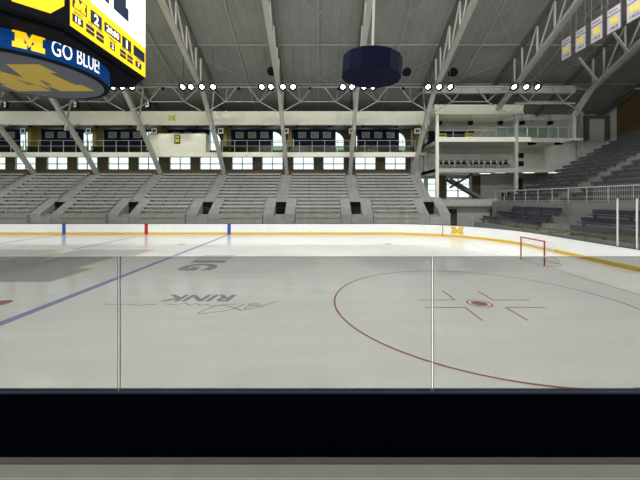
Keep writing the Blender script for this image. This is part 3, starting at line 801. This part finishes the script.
# displays on each wide face; the right one carries the score
def face(f, name, m, y0, y1, z0, z1, d0, d1, par):
    a, b = f(y0, z0, d0), f(y1, z1, d1)
    q = [f(y0,z0,d0), f(y1,z0,d0), f(y1,z1,d0), f(y0,z1,d0), f(y0,z0,d1), f(y1,z0,d1), f(y1,z1,d1), f(y0,z1,d1)]
    return MB().poly(q, [(0,1,2,3),(4,7,6,5),(0,4,5,1),(1,5,6,2),(2,6,7,3),(3,7,4,0)]).build(name, m, par)
def score_side(rot, detail=True):
    R = Matrix.Rotation(rot, 3, 'Z')
    # u: world Y coordinate along the face when rot=0, z world height
    f = lambda u, z, d: R @ Vector((A_+d, u-SY, z-9.95))
    U0, U1 = 14.42, 20.56
    sc = face(f, 'video_display', 'led_white', U0, U1, 12.95, 17.2, .0, .05, sb)
    st_ = face(f, 'score_strip', 'led_yellow', U0, U1, 11.12, 12.95, .0, .05, sb)
    P = m_poly(3.1, 2.7)
    MB().prism(P, lambda u, v: f(17.2+u, 15.0+v, .05), R @ Vector((.012, 0, 0))).build('display_emblem', 'led_dark', sc)
    if not detail: return
    def cell(y0, y1, z0, z1, m='led_dark'): return face(f, 'score_cell', m, y0, y1, z0, z1, .05, .058, st_)
    def txt(s_, y, z, w_, h_, m, bold=.03):
        vs, fs = text_fit(s_, w_, h_, .006, bold)
        MB().poly([f(y+v.x, z+v.y, .064+v.z) for v in vs], fs).build('score_lettering', m, st_)
    cell(14.5, 15.4, 12.02, 12.6); MB().prism(m_poly(.72, .5), lambda u, v: f(14.95+u, 12.31+v, .058), R @ Vector((.01, 0, 0))).build('score_emblem', 'led_yellow', st_)
    cell(15.65, 16.45, 11.95, 12.6); txt('2', 16.05, 12.27, .34, .5, 'led_white')
    cell(16.65, 18.0, 12.05, 12.55); txt('20:00', 17.32, 12.3, 1.05, .34, 'led_white')
    cell(18.15, 19.0, 11.95, 12.6); txt('1', 18.57, 12.27, .16, .48, 'led_white')
    cell(19.25, 20.45, 11.98, 12.6)
    txt('SHOTS', 14.85, 11.86, .55, .13, 'led_dark', 0)
    cell(14.5, 15.15, 11.38, 11.74); txt('15', 14.83, 11.56, .34, .25, 'led_white')
    for y in (15.35, 16.05, 17.95, 18.62):
        cell(y, y+.55, 11.34, 11.52); cell(y, y+.55, 11.57, 11.75)
        txt('PEN', y+.27, 11.86, .3, .11, 'led_dark', 0)
    txt('PERIOD', 17.3, 11.88, .62, .13, 'led_dark', 0)
    cell(17.1, 17.5, 11.36, 11.74); txt('2', 17.3, 11.55, .18, .26, 'led_white')
    txt('SHOTS', 19.8, 11.86, .55, .13, 'led_dark', 0)
    cell(19.45, 20.1, 11.38, 11.74); txt('7', 19.78, 11.56, .18, .25, 'led_white')
score_side(0); score_side(-PI/2, False); score_side(PI, False); score_side(PI/2, False)
# corner panels (45 degree faces): yellow with a slanted lower corner
def corner_panel(rot):
    R = Matrix.Rotation(rot, 3, 'Z')
    L = math.hypot(A_-Hh, A_-Hh)
    f = lambda s_, z, d: R @ (Vector((A_, -Hh, 0)) + Vector((-1, -1, 0))*(s_/math.sqrt(2)) + Vector((1, -1, 0))*(d/math.sqrt(2)) + Vector((0, 0, z-9.95)))
    pts = [(.19, 11.9), (.66, 11.38), (L-.66, 11.38), (L-.19, 11.9), (L-.19, 17.2), (.19, 17.2)]
    n3 = R @ Vector((1, -1, 0)).normalized()*.05
    MB().prism(pts, lambda u, v: f(u, v, 0), n3).build('corner_display', 'led_yellow', sb)
for k in range(4): corner_panel(k*PI/2)

# ------------------------------------------------------------------ championship banners (hung in a row, facing the ice)
yrs = ['1948', '1951', '1952', '1953', '1955', '1956']
yb = [(24.94, 26.0), (23.55, 24.6), (22.15, 23.2), (20.8, 21.9), (19.35, 20.5), (17.9, 19.0)]
for k, ((a, b), yr) in enumerate(zip(yb, yrs)):
    s_ = 18.6/19.6; a, b = a*s_, b*s_
    wd = b-a; zt, zb = 15.5, 13.87
    t = thing('championship_banner', 'white hanging banner with gold emblem and the year %s' % yr, 'banner', (18.6, (a+b)/2, zb), 'banners hanging in a row at the right')
    MB().box(0, .015, -wd/2, wd/2, 0, zt-zb).build('banner_border', 'banner_edge', t)
    cl = MB().box(-.006, 0, -wd/2+.07, wd/2-.07, .07, zt-zb-.07).build('banner_cloth', 'banner', t)
    MB().box(-.010, -.006, -wd/2+.07, wd/2-.07, 1.10, 1.16).build('banner_stripe', 'navy_cloth', cl)
    ff = lambda u, v, d=.012: (-d, -u, v)
    MB().prism(m_poly(.56, .40), lambda u, v: ff(u, .76+v), (.006, 0, 0)).build('banner_emblem', 'gold_cloth', cl)
    for s2, zc, hh, ww in ((yr, .28, .2, .58), ('NCAA', 1.36, .14, .62)):
        vs, fs = text_fit(s2, ww*min(1, wd), hh, .004, .02)
        MB().poly([(-.012+v.z*-1, -v.x, zc+v.y) for v in vs], fs).build('banner_lettering', 'navy_cloth', cl)
    for s2 in (-1, 1): MB().tube((0, s2*wd*.4, zt-zb), (0, s2*wd*.4, RZ((a+b)/2)-zb), .012, n=5).build('hanging_line', 'dark_steel', t)

# ------------------------------------------------------------------ corner tower (stacked decks) at the far right
YT = 35.0
tw = thing('deck_tower', 'cream steel tower with stacked viewing decks in the far right corner', 'tower', (0,0,0))
for x, y in ((12.8, YT), (21.45, YT), (12.8, 38.9)):
    MB().box(x-.15, x+.15, y-.15, y+.15, 0, 12.5).build('column', 'cream' if y < 36 and x < 15 else 'steel', tw)
rfp = MB(); 
rfp.poly([(12.3,YT-.6,13.45),(21.9,YT-.6,13.45),(21.9,YB-.05,13.0),(12.3,YB-.05,13.0),(12.5,YT-.3,12.75),(22.0,YT-.3,12.75),(22.0,YB-.05,12.75),(12.5,YB-.05,12.75)],
         [(0,1,2,3),(4,7,6,5),(0,4,5,1),(1,5,6,2),(2,6,7,3),(3,7,4,0)])
rfp.build('roof_canopy', 'cream', tw)
MB().box(12.5, 22.1, YT-.3, YT-.05, 12.5, 12.75).build('canopy_edge', 'cream', tw)
MB().box(12.6, 27.6, YT, YB-.05, 9.65, 9.85).build('deck', 'steel', tw)
MB().box(12.6, 23.0, YT-.12, YT, 9.55, 10.05).build('deck_edge', 'cream', tw)
MB().box(23.0, 27.6, YT-.12, YT, 9.5, 9.95).build('deck_edge', 'steel', tw)
MB().box(26.2, 27.4, 33.3, YT-.12, 9.4, 9.65).build('deck_edge', 'steel', tw)
MB().box(12.6, 34.0, YT+.4, YB-.05, 6.25, 6.6).build('deck', 'steel', tw)
MB().box(12.6, 22.0, YT-.1, YT+.4, 6.2, 6.65).build('deck_edge', 'steel', tw)
MB().box(12.9, 19.3, YT-.1, YB-.05, 2.5, 3.2).build('deck', 'steel', tw)
MB().box(19.3, 21.7, YT-.1, YB-.05, 2.5, 2.95).build('deck', 'steel', tw)
MB().box(12.6, 12.85, YT, YB-.05, 9.3, 9.85).build('side_beam', 'rail', tw)
MB().box(12.6, 12.85, YT, YB-.05, 6.0, 6.6).build('side_beam', 'rail', tw)
# rails of the decks
def rail(label, x0, x1, y, z, h, step, pane=None):
    t = thing('deck_railing', label, 'railing', (x0, y, z), 'railings of the corner tower')
    L = x1-x0
    MB().bar((0,0,h), (L,0,h), .05, .05).bar((0,0,h*.5), (L,0,h*.5), .025, .025).build('rail', 'rail', t)
    n3 = max(2, int(L/step))
    for i in range(n3+1): MB().box(L*i/n3-.025, L*i/n3+.025, -.025, .025, 0, h).build('post', 'rail', t)
    if pane: MB().box(0.03, L-.03, .03, .04, .06, h-.05).build('infill_pane', pane, t)
rail('steel railing on the top deck of the corner tower', 13.05, 19.3, YT+.1, 9.85, .95, 1.3)
rail('glazed railing on the top deck, right of the steel railing', 19.4, 27.3, YT+.15, 9.85, 1.35, 1.1, 'teal_glass')
rail('steel railing on the middle deck of the corner tower', 13.1, 21.2, YT+.1, 6.65, .8, 1.4)
rail('steel railing on the lowest deck of the corner tower', 13.1, 21.2, YT+.1, 3.2, .1, 2)
tag(MB().box(13.2, 18.6, 38.6, 38.8, 9.85, 11.5).build('navy_screen', 'navy_wall'), 'navy screen wall standing on the top deck of the corner tower', 'panel')
for k, (x, z) in enumerate(((14.7, 10.9), (18.0, 10.95))):
    o = MB().box(x-.55, x+.55, 38.52, 38.58, z-.28, z+.3).build('yellow_sign', 'sign_yellow')
    tag(o, 'yellow sign on the navy screen of the tower, %s one' % ['left', 'right'][k], 'sign', 'yellow signs on the navy screen')
    MB().box(x-.4, x+.4, 38.51, 38.52, z-.02, z+.1).build('sign_stripe', 'navy_wall', o)
for k, x in enumerate((13.2, 16.6, 19.9, 22.3, 25.4)):
    o = thing('hanging_light', '%s black box light from the left, hanging at the tower roof' % ORD[k], 'light', (x, YT+.3, 11.5), 'black box lights at the corner tower')
    MB().box(-.2, .2, -.2, .2, 0, .38).build('box', 'black', o)
    MB().tube((0,0,.38), (0,0,(1.25 if k < 3 else RZ(YT)-11.5)), .015, n=5).build('rod', 'dark_steel', o)
for k, x in enumerate((23.6, 26.6)):
    tag(MB().box(x-.3, x+.3, YT+.4, YT+.9, 9.35, 9.65).build('box_light', 'black'), 'black box light below the top deck, %s one' % ['left', 'right'][k], 'light', 'box lights below the top deck')
# long horizontal pipe between the right trusses
tag(MB().bar((20.2, 33.3, 13.25), (26.5, 33.3, 13.25), .16, .16).build('tie_beam', 'steel'), 'straight pale tie beam between the two right trusses', 'beam')
tag(MB().box(11.0, 26.6, 33.3, 33.7, 14.35, 15.1).build('eave_duct', 'steel'), 'long pale duct box under the roof at the right', 'duct')
# chairs on the middle and lower decks
def chair(loc, label, base=[None]):
    if base[0] is None:
        t = thing('stool_chair', label, 'chair', loc, 'dark chairs on the tower decks')
        MB().box(-.21, .21, -.2, .2, .5, .56).build('seat', 'black', t)
        MB().box(-.21, .21, .17, .22, .58, 1.05).build('backrest', 'black', t)
        for sx in (-1, 1):
            for sy in (-1, 1): MB().box(sx*.18-.02, sx*.18+.02, sy*.17-.02, sy*.17+.02, 0, .5).build('leg', 'black', t)
        base[0] = t; return t
    return dup(base[0], loc, label)
for k in range(12): chair((13.5+.67*k, YT+.75, 6.63), '%s dark chair from the left on the middle deck of the tower' % ORD[k])
for k in range(4): chair((20.4+.62*k if k < 2 else 20.35+.63*k, YT+.35, 2.96 if 20.4+.62*k < 21.6 else 2.96), '%s dark chair from the left on the lowest deck of the tower' % ORD[k])
MB().box(21.7, 22.9, YT-.1, YT+1.0, 2.5, 2.95).build('deck', 'steel', tw)
MB().box(19.3, 23.0, YT-.12, YT-.08, 3.35, 3.42).build('counter_edge', 'dark_steel', tw)
# dark screen on the middle deck
for k, z in enumerate((7.2, 8.1)):
    o = thing('wall_screen', '%s small dark screen beside the right tower column' % ['lower', 'upper'][k], 'screen', (22.05, YT+.1, z-.3), 'dark screens at the tower column')
    MB().box(-.35, .3, -.02, .08, 0, .55).build('panel', 'black', o); MB().box(-.62, -.35, .02, .05, .2, .3).build('bracket', 'dark_steel', o)
# ceiling lights under the middle deck
for k, (x, y) in enumerate(((19.0, 36.8), (20.1, 35.6), (23.2, 35.6), (26.1, 35.6))):
    tag(MB().box(x-.55, x+.55, y-.15, y+.2, 6.2, 6.248).build('ceiling_light', 'tube'), '%s white ceiling light from the left under the middle deck' % ORD[k], 'light', 'ceiling lights under the middle deck')
# door
dd = struct(MB().box(24.2, 25.2, YB-.08, YB-.02, 3.4, 5.9).build('door_1', 'dark_steel'))
MB().box(24.3, 25.1, YB-.1, YB-.08, 3.6, 5.8).build('door_glass', 'teal_glass', dd)
# stair in front of the big window
ss = thing('steel_staircase', 'diagonal steel stair seen against the large window of the tower', 'staircase', (0,0,0))
MB().bar((15.0, 37.0, 5.6), (18.9, 37.0, 3.3), .12, .35).build('stringer', 'dark_steel', ss)
MB().bar((15.0, 38.0, 5.6), (18.9, 38.0, 3.3), .12, .35).build('stringer', 'dark_steel', ss)
tr = MB()
for i in range(12): tr.box(15.1+.32*i, 15.4+.32*i, 37.05, 37.95, 5.5-.19*i, 5.55-.19*i)
tr.build('treads', 'dark_steel', ss)
MB().bar((15.0, 37.0, 4.6), (17.6, 37.0, 6.2), .12, .25).build('upper_brace', 'dark_steel', ss)
MB().bar((16.4, 37.0, 5.8), (18.9, 37.0, 4.2), .04, .04).build('handrail', 'dark_steel', ss)
# brown piers next to the windows
for k, x in enumerate((15.1, 19.4)):
    tag(MB().box(x-.5, x+.5, YB-.12, YB-.01, 3.2, 6.2).build('brick_pier', 'brick'), 'brown brick pier %s the large tower window' % ['left of', 'right of'][k], 'pier')
# ground level openings under the tower
for k, (x0, x1) in enumerate(((14.0, 15.2), (18.9, 20.1))):
    tag(MB().box(x0, x1, YT+.5, YT+.6, .0, 2.2).build('dark_doorway', 'black'), 'dark ground-level doorway under the tower, %s one' % ['left', 'right'][k], 'doorway', 'doorways under the tower')
tag(MB().box(12.9, 23.2, YT+.62, YT+.8, 0, 2.5).build('tower_wall', 'stair'), 'pale low wall under the corner tower decks', 'wall')
# recess in the back wall above the right stand
rc = thing('wall_recess', 'dark framed recess in the grey wall above the right seats', 'recess', (34.3, YB-.02, 10.5))
MB().box(-1.75, -1.3, -.6, 0, 0, 3.1).box(-1.3, 1.0, -.6, 0, 2.8, 3.1).box(1.0, 1.2, -.6, 0, 0, 3.1).build('surround', 'dark_steel', rc)
MB().box(-1.3, 1.0, -.05, 0, 0, 2.8).build('back_panel', 'wall', rc)
tag(MB().box(31.6, 32.0, 38.9, 39.3, 6.6, 13.9).build('wall_column', 'steel'), 'grey wall column at the left edge of the recess', 'column')

# ------------------------------------------------------------------ lights
def area_light(loc, tgt, sx, sy, power, spread=110):
    l = bpy.data.lights.new('flood', 'AREA'); l.shape = 'RECTANGLE'; l.size = sx; l.size_y = sy; l.energy = power
    l.color = (1, .995, .97); l.spread = math.radians(spread)
    o = bpy.data.objects.new('flood_beam', l); C.objects.link(o); o.location = loc
    o.rotation_euler = (Vector(tgt)-Vector(loc)).to_track_quat('-Z', 'Y').to_euler()
for k, xc in enumerate((-27.1, -34.8)):    # rows further left, behind the scoreboard
    for j in range(4): flood((xc-1.4+.95*j, YL, ZL), 0, '%s round flood light of the %s row behind the scoreboard' % (ORD[j], ['nearer', 'leftmost'][k]))
for k, r in enumerate(lamps_x + [[-28.5, -27.5, -26.5, -25.5], [-36, -35, -34, -33]]):          # added rows on the near side, out of view, put in to light the hall
    for j, x in enumerate(r):
        flood((x, 2.6, ZL), PI, '%s added unseen flood light, %s row from the left, on the near side of the hall' % (ORD[j], ORD[k]), True)
# added lamps up by the ridge, out of view, put in to light the rink
for k, x in enumerate((-36, -27, -18, -9, 0, 9, 16, 25)):
    o = thing('added_ridge_lamp', '%s added unseen lamp from the left at the ridge over the rink' % ORD[k], 'light', (x, 17.5, 20.6), 'added unseen lamps at the ridge')
    MB().tube((0,0,0), (0,0,.5), .5, .2, n=20).build('reflector', 'black', o)
    MB().tube((0,0,-.02), (0,0,-.0), .45, n=20).build('lens', 'lamp_added_ridge', o)
    MB().tube((0,0,.5), (0,0,RZ(17.5)-20.6), .03, n=6).build('rod', 'dark_steel', o)
# gallery and tower lighting
def spot(x, y, z, power):
    l = bpy.data.lights.new('downlight_beam', 'SPOT'); l.energy = power; l.spot_size = math.radians(160); l.spot_blend = 1; l.shadow_soft_size = .06; l.color = (1, .99, .9)
    o = bpy.data.objects.new('downlight_beam', l); C.objects.link(o); o.location = (x, y, z)
for k in range(12): spot(-33.5+3.85*k, 37.0, 11.54, 50)
for x in (13.2, 16.6, 19.9, 22.3, 25.4): spot(x, YT+.3, 11.42, 90)
for x in (23.6, 26.6): spot(x, YT+.65, 9.28, 220)

wd = bpy.data.worlds.new('sky'); S.world = wd; wd.use_nodes = True
bg = wd.node_tree.nodes['Background']; bg.inputs['Color'].default_value = (.92, 1, 1, 1); bg.inputs['Strength'].default_value = 1.35

# ------------------------------------------------------------------ camera
cd = bpy.data.cameras.new('camera'); cam = bpy.data.objects.new('camera', cd); C.objects.link(cam); S.camera = cam
cam.location = (0, 0, 3.3); cam.rotation_euler = (PI/2, 0, 0)
cd.sensor_width = 36; cd.lens = 18.0; cd.shift_y = -41/640; cd.clip_end = 300; cd.clip_start = .1
S.view_settings.view_transform = 'Standard'; S.view_settings.look = 'None'; S.view_settings.exposure = 0; S.view_settings.gamma = 1
S.view_settings.use_curve_mapping = False
S.cycles.transparent_max_bounces = 16
